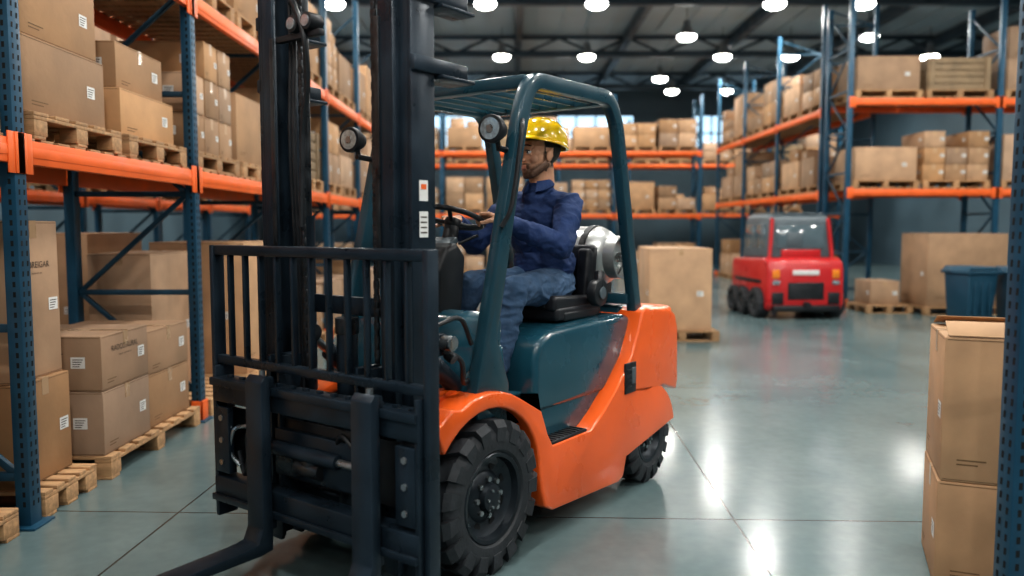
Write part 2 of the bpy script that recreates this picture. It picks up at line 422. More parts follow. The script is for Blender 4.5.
MA=Matrix.Translation((6.2,14.85,0))
rack(MA,2,2.75,1.1,[2.2,3.85],5.7)
MC=Matrix.Translation((6.2,24.4,0))@Rz(-90)
rack(MC,3,2.7,1.1,[2.2,3.85],5.9)
MB=Matrix.Translation((-7.6,25.2,0))
rack(MB,5,2.7,1.1,[1.9,3.85],5.6)
MD=Matrix.Translation((-9.0,31.0,0))
rack(MD,8,2.7,1.1,[2.0,3.9],5.6,orange_feet=False)
def fill(M,bays,bay,depth,level,maxh,per,pd,skip=0.,rng=None):
    for i in (rng if rng else range(bays)):
        w=(bay-.095-.04)/per
        for k in range(per):
            if R.random()<skip: continue
            x=i*bay+.0475+.02+w*(k+.5)
            z=level+DK if level>0 else 0
            load(M@Matrix.Translation((x,depth/2,z)),round(w-.08,3),pd,maxh)
fill(ML,7,LB,1.0,1.93,1.12,2,.92,0,[0,3,4,5,6])
fill(ML,7,LB,1.0,3.25,1.6,2,.92,0,[1,2,3,4,5,6])
fill(ML,7,LB,1.0,0,1.5,2,.95,.0,[4,5,6])
fill(ML2,7,LB,1.0,1.93,1.3,2,.95,.2)
fill(ML2,7,LB,1.0,0,1.4,2,.95,.3)
fill(ML2,7,LB,1.0,3.6,1.3,2,.95,.1)
fill(MA,2,2.75,1.1,2.2,1.45,2,1.0,.0)
fill(MA,2,2.75,1.1,3.85,1.7,2,1.0,.0)
fill(MC,3,2.7,1.1,2.2,1.45,2,1.0,.0)
fill(MC,3,2.7,1.1,3.85,1.8,2,1.0,.0)
fill(MC,3,2.7,1.1,0,1.6,2,1.0,.1)
fill(MB,5,2.7,1.1,1.9,1.7,2,1.0,.0)
fill(MB,5,2.7,1.1,3.85,1.9,2,1.0,.0)
fill(MB,5,2.7,1.1,0,1.6,2,1.0,.1)
fill(MD,8,2.7,1.1,2.0,1.5,2,1.0,.1)
fill(MD,8,2.7,1.1,3.9,1.5,2,1.0,.1)
z1=1.93+DK
pallet(-3.37,-2.43,4.12,5.04,z1)
carton(-3.30,-2.50,4.14,4.98,z1+.1405,.40)
carton(-3.28,-2.52,4.18,4.94,z1+.5425,.42)
pallet(-3.37,-2.43,5.14,6.04,z1)
carton(-3.30,-2.50,5.18,5.98,z1+.1405,.30)
carton(-3.26,-2.54,5.22,5.90,z1+.4425,.30)
pallet(-3.37,-2.43,3.2,3.85,z1); carton(-3.3,-2.5,3.22,3.83,z1+.1405,.5)
pallet(-3.37,-2.43,2.2,2.95,z1); carton(-3.3,-2.5,2.22,2.93,z1+.1405,.5)
pallet(-3.42,-2.40,4.02,4.53,0)
carton(-3.32,-2.52,4.03,4.50,.1405,.55)
carton(-3.32,-2.55,4.04,4.49,.6925,.84,'HADBREIGAR')
pallet(-3.25,-2.38,4.66,6.02,0)
carton(-3.18,-2.42,4.67,5.27,.1405,.385)
carton(-3.18,-2.42,4.67,5.27,.5275,.33,'RADCO.RURAL')
carton(-3.18,-2.44,5.31,5.97,.1405,.36)
carton(-3.18,-2.44,5.31,5.97,.5025,.30)
pallet(-3.40,-2.40,2.6,3.8,0); carton(-3.3,-2.5,2.7,3.75,.1405,.8)
pallet(-3.40,-2.38,6.24,7.20,0); carton(-3.35,-2.85,6.30,7.15,.1405,1.15)
pallet(-3.40,-2.32,7.28,8.26,0); carton(-3.32,-2.45,7.32,8.2,.1405,1.22)
pallet(-3.37,-2.43,6.24,7.2,z1); carton(-3.3,-2.5,6.28,7.15,z1+.1405,.6)
pallet(-3.37,-2.43,7.3,8.2,z1); carton(-3.3,-2.5,7.34,8.15,z1+.1405,.5)
pallet(-5.0,-3.9,5.6,6.8,0); carton(-4.95,-3.95,5.65,6.75,.1405,1.0)
pallet(-5.0,-3.9,7.4,8.6,0); carton(-4.95,-3.95,7.45,8.55,.1405,1.3)
u=Vector((math.cos(math.radians(-22)),math.sin(math.radians(-22)),0)); v=Vector((-u.y,u.x,0)); c0=Vector((1.765,3.25,0))
cc=c0+u*.30+v*.25
put('cardboard_box',carton_mesh(.60,.50,.45),TR(cc.x,cc.y,0,-22)); put('cardboard_box',carton_mesh(.595,.495,.60,None,True,True),TR(cc.x+.003,cc.y,.452,-21.5))
pallet(1.75,2.72,10.4,11.35,0); carton(1.80,2.62,10.45,11.3,.1405,1.08)
pallet(2.35,3.3,14.3,15.3,0); carton(2.4,3.2,14.35,15.2,.1405,1.0)
pallet(7.0,9.0,13.5,14.6,0); carton(7.05,8.4,13.55,14.5,.1405,1.25)
pallet(6.15,6.95,13.8,14.65,0); carton(6.25,6.75,13.9,14.55,.1405,.42)
fill(MA,2,2.75,1.1,0,1.6,2,1.0,.0,[1])
# ------------------------------------------------------------------ room
def slab(name,x0,x1,y0,y1,z0,z1,m):
    b=B(); b.bx(x0,x1,y0,y1,z0,z1,m,0); return b.done(name)
X0,X1,Y0,Y1,H=-11.,15.,-9.,36.,7.6
slab('floor',X0,X1,Y0,Y1,-.2,0,M_floor)
b=B(); b.bx(X0,X1,Y0,Y1,H,H+.15,M_ceil,0)
x=X0+.5
while x<X1:
    b.bx(x-.03,x+.03,Y0,Y1,H-.05,H,M_ceil,0); x+=.75
b.done('ceiling')
slab('wall_left',X0-.2,X0,Y0,Y1,0,H,M_wall); slab('wall_right',X1,X1+.2,Y0,Y1,0,H,M_wall)
slab('wall_back',X0,X1,Y1,Y1+.2,0,H,M_wall); slab('wall_front',X0,X1,Y0-.2,Y0,0,H,M_wall)
n=1
for y in np.arange(-6,34,5.0):
    b=B(); b.bx(X0+.0,X0+.03,y,y+3.2,2.2,4.6,M_win,0)
    for k in range(5): b.bx(X0+.03,X0+.07,y+k*.8-.03,y+k*.8+.03,2.15,4.65,M_beam,.003)
    for z in(2.15,3.4,4.65): b.bx(X0+.03,X0+.08,y-.05,y+3.25,z-.03,z+.03,M_beam,.003)
    b.done('window_%d'%n); n+=1
for x in (-9.,-4.,2.,8.):
    b=B(); b.bx(x,x+3.4,Y1-.03,Y1,4.9,6.4,M_win,0)
    for k in range(5): b.bx(x+k*.85-.03,x+k*.85+.03,Y1-.08,Y1-.03,4.85,6.45,M_beam,.003)
    for z in(4.85,5.65,6.45): b.bx(x-.05,x+3.45,Y1-.08,Y1-.03,z-.03,z+.03,M_beam,.003)
    b.done('window_%d'%n); n+=1
for y in (-4.,2.,8.,14.,20.,26.,32.):
    b=B(); b.bx(X0,X1,y-.13,y+.13,H-.70,H-.52,M_beam,.01); b.bx(X0,X1,y-.09,y+.09,H-.14,H-.05,M_beam,.01)
    x=X0+.4; f=1
    while x<X1-1.2:
        p=Vector((x,y,H-.58 if f>0 else H-.1)); q=Vector((x+1.1,y,H-.1 if f>0 else H-.58)); b.tube([p,q],.045,M_beam,6); x+=1.1; f=-f
    b.done('roof_truss')
for x in (-9.,-6.,-3.,0.2,3.6,7.0,10.5,13.5):
    b=B(); b.bx(x-.10,x+.10,Y0,Y1,H-.36,H-.052,M_beam,.008); b.done('roof_purlin')
def lamp_mesh():
    b=B(); T=Matrix.Rotation(math.radians(90),4,'X')
    b.lathe([(.0,.0),(.16,.0),(.17,-.02),(.12,.14),(.09,.2),(.09,.32),(.0,.32)],M_lampb,T,28)
    b.lathe([(.17,-.005),(.25,-.07),(.255,-.07),(.18,.0)],M_lampb,T,28)
    b.ell((0,0,-.09),(.24,.24,.11),M_lamp,n=28)
    b.tube([(0,0,.3),(0,0,.78)],.01,M_beam,6)
    return mesh_only(b,'lamp')
LM=lamp_mesh()
for y in (-5.,0.5,6.,12.,18.4,24.,30.):
    for x in (-7.5,-4.0,-.6,1.9,5.9,7.9,12.):
        X=x+(0.3 if y==24. else 0)
        put('high_bay_lamp',LM,Matrix.Translation((X,y,6.58)))
        ld=bpy.data.lights.new('high_bay_light','AREA'); ld.shape='DISK'; ld.size=.5
        ld.energy=(120 if y<8 else 98); ld.color=(1,.97,.92)
        lo=link(bpy.data.objects.new('high_bay_light',ld)); lo.location=(X,y,6.36)
for x,y in ((4.6,21.5),(9.4,21.5),(5.0,27.5)):
    put('high_bay_lamp',LM,Matrix.Translation((x,y,6.58)))
# ------------------------------------------------------------------ FORKLIFT
FM=Matrix.Translation((-.502,3.665,0))@Rz(-126)
fk=empty('forklift',FM)
def wheel(name,c,r,w,hub,lugs,side):
    b=B(); hw=w/2; q=r-.028
    prof=[(hub,-hw*.80),(hub+.02,-hw*.97),(hub+(q-hub)*.5,-hw*1.0),(q-.03,-hw*.96),(q,-hw*.72),(q,hw*.72),(q-.03,hw*.96),(hub+(q-hub)*.5,hw*1.0),(hub+.02,hw*.97),(hub,hw*.80)]
    b.lathe(prof,M_rubber,None,48)
    for i in range(lugs):
        for sd in(-1,1):
            t=2*math.pi*(i+(.5 if sd>0 else 0))/lugs
            T=Matrix.Rotation(-t,4,'Y'); la=2*math.pi/lugs*.30; V=[]
            for rr,yy,sk in ((r,0.0,-.35),(r,sd*hw*.55,0),(r,sd*hw*.86,.15),(r-.03,sd*hw*1.04,.2),(q-.062,sd*hw*1.03,.22)):
                for da in(-la,la):
                    a=da+sk*la*2; V.append((rr*math.cos(a),yy,rr*math.sin(a)))
            base=len(V)
            for rr,yy,sk in ((q-.01,0.0,-.35),(q-.01,sd*hw*.55,0),(q-.01,sd*hw*.70,.15),(q-.04,sd*hw*.92,.2),(q-.066,sd*hw*.95,.22)):
                for da in(-la,la):
                    a=da+sk*la*2; V.append((rr*math.cos(a),yy,rr*math.sin(a)))
            F=[]
            for k in range(4):
                a=2*k; F.append([a,a+1,a+3,a+2]); F.append([a,a+2,base+a+2,base+a]); F.append([a+1,base+a+1,base+a+3,a+3])
            F.append([0,base,base+1,1]); F.append([8,9,base+9,base+8])
            b.geo(V,F,M_rubber,T)
    s=side
    b.lathe([(hub+.012,s*hw*.86),(hub+.004,s*hw*.93),(hub-.012,s*hw*.9),(hub-.02,s*hw*.62),(hub*.72,s*hw*.42),(hub*.60,s*hw*.40),(hub*.50,s*hw*.55),(hub*.34,s*hw*.60),(hub*.30,s*hw*.85),(hub*.18,s*hw*.92),(0,s*hw*.92)],M_rim,None,40)
    b.lathe([(hub+.005,-s*hw*.8),(hub*.5,-s*hw*.5),(0,-s*hw*.5)],M_rim,None,32)
    nn=8
    for i in range(nn):
        t=2*math.pi*i/nn; p=(hub*.42*math.cos(t),s*hw*.56,hub*.42*math.sin(t))
        b.cyl(p,(p[0],s*hw*.72,p[2]),.0125,M_steel,n=6)
        t+=math.pi/nn; p=(hub*.72*math.cos(t),s*hw*.40,hub*.72*math.sin(t))
        b.cyl(p,(p[0],s*hw*.45,p[2]),.02,M_hole,n=12)
    for i in range(5):
        t=2*math.pi*i/5; b.cyl((hub*.2*math.cos(t),s*hw*.9,hub*.2*math.sin(t)),(hub*.2*math.cos(t),s*hw*.97,hub*.2*math.sin(t)),.007,M_steel,n=6)
    return b.done(name,fk,Matrix.Translation(c))
wheel('front_wheel_left',(0,.425,.338),.338,.22,.19,17,1)
wheel('front_wheel_right',(0,-.425,.338),.338,.22,.19,17,-1)
wheel('rear_wheel_left',(-1.56,.415,.265),.265,.17,.14,15,1)
wheel('rear_wheel_right',(-1.56,-.415,.265),.265,.17,.14,15,-1)
b=B()
def arc(cx,cz,r,a0,a1,n): return [(cx+r*math.cos(math.radians(a0+(a1-a0)*i/n)),cz+r*math.sin(math.radians(a0+(a1-a0)*i/n))) for i in range(n+1)]
side=arc(0,.338,.385,40,178,14)
side+=[(-.40,.26),(-.43,.17),(-.50,.135),(-1.16,.10),(-1.215,.12),(-1.25,.22)]
side+=arc(-1.56,.265,.315,170,62,8)
side+=[(-1.72,.555),(-1.89,.50),(-1.91,.56),(-1.90,.88),(-1.86,.97),(-1.80,1.0),(-1.47,1.04),(-1.42,1.02),(-1.38,.92),(-1.30,.78),(-1.12,.62),(-.98,.52),(-.86,.455),(-.50,.455),(-.455,.52),(-.40,.64)]
side+=arc(0,.338,.455,120,66,6)+[(.24,.765),(.34,.70)]
for s in(1,-1): b.prism(side,s*.35,s*.505,M_orange,.014,3,40)
t=bmesh.new(); bmesh.ops.create_cube(t,size=1)
for v in t.verts: v.co=Vector((v.co.x*.50-1.66,v.co.y*1.0,v.co.z*.44+.80))
vert=[e for e in t.edges if abs((e.verts[0].co-e.verts[1].co).z)>.1 and e.verts[0].co.x<-1.7]
bmesh.ops.bevel(t,geom=vert,offset=.12,segments=6,profile=.5,affect='EDGES')
b.tmp(t,M_orange,None,.03,3,50)
b.prism([(-1.38,.14),(-1.38,1.0),(-1.86,.96),(-1.88,.30),(-1.8,.18)],-.27,.27,M_orange,.02)
b.bx(-1.4,.1,-.30,.30,.14,.58,M_black,.02)
b.cyl((0,-.34,.338),(0,.34,.338),.085,M_dsteel)
b.cyl((-1.56,-.34,.265),(-1.56,.34,.265),.05,M_dsteel)
for s in(1,-1): b.prism([(.30,.74),(.1,.80),(-.2,.78),(-.36,.66),(-.34,.62),(-.2,.74),(.1,.76),(.28,.71)],s*.27,s*.36,M_orange,.005)
b.box((-1.275,.506,.665),(.125,.014,.17),M_black,.02,4); b.box((-1.275,-.506,.665),(.125,.014,.17),M_black,.02,4)
b.box((-1.30,.515,.675),(.045,.01,.09),M_grey,.008,3)
for k in range(4): b.box((-1.25,.515,.62+.03*k),(.05,.008,.01),M_dsteel,.002)
for s in(1,-1):
    b.box((-.66,s*.445,.462),(.33,.105,.014),M_black,.004)
    for k in range(9): b.box((-.80+.035*k,s*.445,.471),(.012,.085,.006),M_dsteel,.002)
b.done('chassis',fk)
b=B()
b.prism([(-.46,.60),(-.465,.86),(-.50,.95),(-.60,.99),(-1.30,1.01),(-1.42,1.0),(-1.46,.94),(-1.44,.60)],-.425,.425,M_teal,.055,5,25)
b.prism([(-.44,.44),(-.445,.60),(-.48,.665),(-1.10,.675),(-1.25,.74),(-1.36,.74),(-1.36,.44)],-.41,.41,M_teal,.03,4,25)
b.prism([(-.02,.58),(.0,.80),(-.05,1.02),(-.10,1.10),(-.18,1.12),(-.24,1.08),(-.20,.58)],-.40,.40,M_teal,.025,4,25)
for y0,y1 in((.36,.46),(-.46,-.36)): b.prism([(.02,.66),(.05,.76),(.0,.86),(-.16,.98),(-.2,.62),(-.44,.62),(-.42,.70),(-.30,.72),(-.2,.66)],y0,y1,M_teal,.015,3,30)
b.bx(-.48,-.16,-.40,.40,.585,.61,M_black,.004)
b.prism([(-1.40,.9),(-1.42,1.05),(-1.72,1.03),(-1.74,.9)],-.36,.36,M_tealfr,.02,3)
b.done('bodywork',fk)
b=B()
loop=fillet([(0.0,.74),(-.325,2.02),(-.40,2.175),(-1.13,2.185),(-1.225,2.06),(-1.475,.96)],.10,5)
th=[.095 if p.y<1.0 and p.x>-.5 else .075 for p in loop]
for s in(1,-1): b.sweep([(p.x,p.y) for p in loop],s*.43,.062,th,M_tealfr,.012)
for s in(1,-1): b.prism([(.03,.72),(-.02,.98),(-.10,1.18),(-.12,1.0),(-.2,.80),(-.2,.72)],s*.40,s*.462,M_tealfr,.012)
b.bx(-.44,-.37,-.42,.42,2.14,2.20,M_tealfr,.012); b.bx(-1.17,-1.10,-.42,.42,2.145,2.205,M_tealfr,.012)
for i in range(7):
    y=-.34+.68*i/6; b.box((-.77,y,2.175),(.70,.026,.045),M_tealfr,.005,rot=(0,.4,0))
b.bx(-1.44,-1.39,-.42,.42,1.06,1.12,M_tealfr,.01)
b.done('overhead_guard',fk)
def worklamp(b,c,r=.06,d=(1,.12,0)):
    d=Vector(d).normalized(); c=Vector(c)
    b.cyl(c-d*.07,c-d*.01,r*.6,M_black,r2=r,n=24,bev=.006); b.cyl(c-d*.01,c+d*.025,r*1.05,M_black,n=24,bev=.006); b.cyl(c+d*.02,c+d*.028,r*.80,M_lens,n=24)
    b.cyl(c+d*.02,c+d*.031,r*.3,M_steel,n=16)
    b.tube([c-d*.03,c-d*.03+Vector((-.02,0,-.09))],.012,M_black,6)
b=B()
worklamp(b,(-.16,.40,1.93)); b.tube([(-.20,.40,1.85),(-.27,.42,1.84)],.014,M_black,8)
worklamp(b,(-.11,-.44,1.93)); b.tube([(-.14,-.44,1.85),(-.27,-.43,1.84)],.014,M_black,8)
b.tube(catmull([(-.30,.462,1.98),(-.25,.49,1.9),(-.18,.49,1.6),(-.14,.462,1.5)]),.011,M_black,8)
b.done('work_lights',fk)
b=B()
for s in(1,-1):
    y=s*.445
    b.bx(.285,.42,y-.011,y+.011,.08,2.78,M_mast,.004)
    b.bx(.285,.307,min(y,y-s*.075),max(y,y-s*.075),.08,2.78,M_mast,.004)
    b.bx(.398,.42,min(y,y-s*.075),max(y,y-s*.075),.08,2.78,M_mast,.004)
    yi=s*.385
    b.bx(.315,.455,yi-.010,yi+.010,.12,2.95,M_mast,.004)
    b.bx(.315,.337,min(yi,yi-s*.07),max(yi,yi-s*.07),.12,2.95,M_mast,.004)
    b.bx(.433,.455,min(yi,yi-s*.07),max(yi,yi-s*.07),.12,2.95,M_mast,.004)
    b.cyl((.265,s*.34,.12),(.265,s*.34,1.55),.036,M_mast,n=20); b.cyl((.265,s*.34,1.55),(.265,s*.34,2.7),.024,M_dsteel,n=20)
    b.bx(.24,.30,s*.31-.03,s*.31+.03,2.66,2.72,M_mast,.005)
    b.bx(.10,.42,y-.03,y+.03,2.09,2.15,M_mast,.008); b.bx(.08,.28,y-.09,y+.05,2.075,2.09,M_mast,.004)
    b.bx(.10,.42,y-.03,y+.03,2.36,2.42,M_mast,.008); b.bx(.08,.28,y-.07,y+.05,2.345,2.36,M_mast,.004)
    b.cyl((.37,s*.34,.75),(.37,s*.37,.75),.045,M_dsteel); b.cyl((.37,s*.34,.35),(.37,s*.37,.35),.045,M_dsteel)
    b.bx(.455,.462,yi-s*.07-.012,yi-s*.07+.012,1.3,2.3,M_dsteel,.002)
for z0,z1_ in((.14,.24),(1.12,1.20),(2.62,2.72)): b.bx(.27,.30,-.44,.44,z0,z1_,M_mast,.006)
for z0,z1_ in((.2,.32),(2.82,2.93)): b.bx(.315,.345,-.38,.38,z0,z1_,M_mast,.006)
b.cyl((.36,0.02,.16),(.36,0.02,1.05),.045,M_mast,n=24,bev=.005); b.cyl((.36,0.02,1.05),(.36,0.02,1.12),.05,M_dsteel,n=24,bev=.005)
def chain(y,z0,z1_,x=.40):
    z=z0;k=0
    while z<z1_:
        b.box((x,y,z),(.010 if k%2 else .014,.030 if k%2 else .020,.034),M_dsteel,.003); z+=.028;k+=1
chain(-.20,.85,2.86); chain(.24,.85,2.86)
for y in(-.26,-.235): b.tube(catmull([(.41,y,2.9),(.40,y-.0,2.3),(.42,y+.01,1.9),(.40,y,1.5),(.39,y+.01,1.1),(.42,y+.03,.7)]),.0095,M_black,8)
b.tube(catmull([(.41,-.245,2.45),(.45,-.17,2.42),(.46,-.10,2.28),(.43,-.12,2.1),(.41,-.18,1.9),(.41,-.2,1.5)]),.013,M_black,8)
b.bx(.42,.45,-.30,-.02,2.28,2.305,M_black,.003)
for y in(-.17,-.08): b.cyl((.40,y,2.34),(.47,y,2.34),.036,M_black,n=20,bev=.004); b.cyl((.465,y,2.34),(.475,y,2.34),.024,M_lens,n=20)
b.geo([(.38,.4565,1.60),(.33,.4565,1.60),(.33,.4565,1.68),(.38,.4565,1.68)],[[0,1,2,3]],M_white,None,False)
b.geo([(.38,.4565,1.46),(.33,.4565,1.46),(.33,.4565,1.56),(.38,.4565,1.56)],[[0,1,2,3]],M_white,None,False)
for k in range(4): b.geo([(.373,.457,1.475+.02*k),(.337,.457,1.475+.02*k),(.337,.457,1.481+.02*k),(.373,.457,1.481+.02*k)],[[0,1,2,3]],M_ink,None,False)
b.box((.355,.457,1.655),(.03,.001,.02),M_ror,0)
for s in(1,-1):
    b.cyl((-.06,s*.33,.74),(.16,s*.33,.92),.04,M_mast,n=20,bev=.004); b.cyl((.16,s*.33,.92),(.28,s*.33,1.02),.02,M_steel,n=16)
    b.cyl((.27,s*.29,1.02),(.27,s*.40,1.02),.04,M_dsteel,n=20,bev=.004)
    b.box((.235,s*.41,1.02),(.09,.05,.09),M_mast,.01)
    b.cyl((.22,s*.435,1.03),(.22,s*.49,1.03),.032,M_steel,n=16,bev=.004); b.cyl((.20,s*.435,.98),(.20,s*.475,.96),.02,M_dsteel,n=12)
b.tube(catmull([(.23,.44,1.0),(.15,.47,.95),(.10,.44,.85),(.02,.40,.84)]),.011,M_black,8)
b.tube(catmull([(.25,.42,1.1),(.12,.44,1.12),(.02,.42,1.0)]),.010,M_black,8)
b.done('mast',fk)
b=B(); W=.645
for s in(1,-1):
    b.bx(.50,.56,s*W-.014,s*W+.014,.19,1.42,M_mast,.005)
    b.bx(.48,.58,s*(W-.03)-.012,s*(W-.03)+.012,.19,.88,M_mast,.005)
b.bx(.505,.555,-W,W,1.375,1.42,M_mast,.008)
b.bx(.515,.55,-W,W,.885,.925,M_mast,.006)
for i in range(1,12):
    y=-W+2*W*i/12; b.bx(.520,.546,y-.009,y+.009,.90,1.40,M_mast,.003)
b.bx(.50,.585,-W+.02,W-.02,.72,.83,M_mast,.008); b.bx(.50,.585,-W+.02,W-.02,.27,.38,M_mast,.008)
b.bx(.585,.60,-W+.02,W-.02,.795,.83,M_mast,.004); b.bx(.585,.60,-W+.02,W-.02,.27,.30,M_mast,.004)
for i in range(14): b.bx(.54,.56,-W+.1+i*.085,-W+.125+i*.085,.826,.842,M_mast,.002)
for y in(-.30,-.24,.24,.30): b.bx(.40,.52,y-.012,y+.012,.25,.95,M_mast,.005)
for s in(1,-1):
    for z in(.35,.8): b.cyl((.39,s*.30,z),(.39,s*.36,z),.05,M_dsteel,n=24,bev=.005)
    b.box((.57,s*.56,.55),(.03,.10,.30),M_mast,.006)
    for z in(.45,.55,.65): b.cyl((.584,s*.56,z),(.592,s*.56,z),.014,M_steel,n=6)
b.cyl((.545,-.28,.56),(.545,.16,.56),.03,M_mast,n=20,bev=.004); b.cyl((.545,.16,.56),(.545,.34,.56),.016,M_steel,n=16)
b.ell((.53,-.02,.52),(.035,.06,.05),M_dsteel); b.cyl((.53,-.10,.50),(.53,.05,.50),.038,M_dsteel,n=20,bev=.004)
b.bx(.50,.53,-.26,.26,.44,.64,M_mast,.006)
b.tube(catmull([(.54,-.30,.56),(.56,-.40,.6),(.55,-.42,.48),(.54,-.46,.40),(.54,-.5,.5)]),.011,M_black,8)
b.tube(catmull([(.50,.1,.6),(.56,.2,.68),(.54,.3,.62),(.5,.3,.8)]),.010,M_black,8)
b.tube(catmull([(.52,-.44,.62),(.56,-.50,.60),(.57,-.52,.50),(.55,-.48,.44)]),.010,M_steel,8)
b.bx(.49,.50,-.60,.60,.42,.68,M_black,.002)
b.done('carriage_and_load_backrest',fk)
b=B()
for y in(-.24,.40):
    b.prism([(.602,.14),(.602,.875),(.625,.885),(.648,.86),(.652,.24),(.675,.185),(.75,.175),(1.60,.158),(1.66,.148),(1.60,.138),(.66,.13)],y-.055,y+.055,M_mast,.006,2,20)
    b.bx(.575,.605,y-.045,y+.045,.83,.875,M_mast,.005); b.bx(.575,.605,y-.045,y+.045,.225,.268,M_mast,.005)
    b.cyl((.60,y,.90),(.60,y,.875),.014,M_steel,n=10)
b.done('forks',fk)
b=B()
b.box((-1.03,.08,1.045),(.46,.50,.075),M_seat,.03,4); b.box((-1.0,.08,1.085),(.42,.36,.05),M_seat,.022,4,rot=(0,-3,0))
for s in(1,-1): b.box((-1.0,.08+s*.205,1.09),(.42,.075,.085),M_seat,.03,4,rot=(0,-3,0))
b.box((-1.235,.08,1.23),(.075,.42,.34),M_seat,.035,5,rot=(0,-8,0))
for s in(1,-1): b.box((-1.205,.08+s*.17,1.23),(.08,.08,.30),M_seat,.03,4,rot=(0,-8,0))
for s in(1,-1):
    b.cyl((-1.15,.08+s*.255,1.14),(-1.15,.08+s*.315,1.14),.075,M_black,n=28,bev=.012); b.cyl((-1.15,.08+s*.315,1.14),(-1.15,.08+s*.325,1.14),.035,M_grey,n=20,bev=.004)
    b.tube(catmull([(-1.15,.08+s*.29,1.14),(-1.16,.08+s*.29,1.20),(-1.18,.08+s*.28,1.25)]),.028,M_black,10)
b.box((-1.04,.31,1.03),(.36,.05,.05),M_black,.015,3)
b.done('seat',fk)
SC=Vector((-.365,0,1.545)); sa=Vector((.94,0,.342)); sb=Vector((0,1,0)); sn=Vector((-.342,0,.94)); SR=.15
b=B()
b.tube([SC+sa*SR*math.cos(t)+sb*SR*math.sin(t) for t in [2*math.pi*i/40 for i in range(40)]],.0135,M_black,10,closed=True)
b.cyl(SC-sn*.045,SC-sn*.005,.04,M_black,n=24,bev=.008)
for a in(0,120,240):
    a=math.radians(a+30); e=SC+(sa*math.cos(a)+sb*math.sin(a))*SR*.98; b.tube([SC-sn*.02,(SC+e)/2-sn*.02,e],.011,M_black,8)
b.cyl((-.22,0,1.04),SC-sn*.04,.05,M_black,r2=.036,n=20,bev=.006)
b.prism([(-.10,1.02),(-.11,1.30),(-.17,1.40),(-.25,1.43),(-.32,1.36),(-.28,1.02)],-.13,.12,M_black,.025,4,25)
b.box((-.27,-.01,1.42),(.10,.16,.03),M_grey,.008,2,rot=(0,25,0))
for k in range(3):
    y=-.20-.045*k; b.tube([(-.20,y,1.08),(-.27,y,1.33)],.007,M_steel,8); b.ell((-.275,y,1.345),(.018,.018,.026),M_black)
b.tube([(-.28,.1,1.42),(-.33,.18,1.46)],.007,M_black,8)
for y in(.02,.16): b.box((-.24,y,.72),(.02,.08,.12),M_black,.005,rot=(0,-35,0))
b.done('steering_and_controls',fk)
b=B(); tx,tz,tr=-1.465,1.325,.178
hl=.34; TY=-.02
pr=[(0,-hl),(.06,-hl+.003),(.12,-hl+.03),(.15,-hl+.065),(tr,-hl+.12),(tr,hl-.12),(.15,hl-.065),(.12,hl-.03),(.06,hl-.003),(0,hl)]
T=Matrix.Translation((tx,TY,tz)); b.lathe(pr,M_tank,T,40)
for y in(-.17,.0,.19): b.lathe([(tr+.001,y-.022),(tr+.007,y-.02),(tr+.007,y+.02),(tr+.001,y+.022)],M_black if y else M_steel,T,40)
b.lathe([(.11,hl-.02),(.115,hl+.035),(.125,hl+.035),(.125,hl-.04)],M_tank,T,32)
b.cyl((tx,TY+hl-.01,tz),(tx,TY+hl+.04,tz),.03,M_steel,n=16,bev=.004)
for y0,y1 in((TY-.21,TY-.14),(TY+.14,TY+.21)): b.prism([(tx-.15,1.03),(tx-.17,1.16),(tx-.10,1.19),(tx,1.14),(tx+.10,1.19),(tx+.14,1.16),(tx+.13,1.03)],y0,y1,M_black,.006)
b.done('lpg_tank',fk)
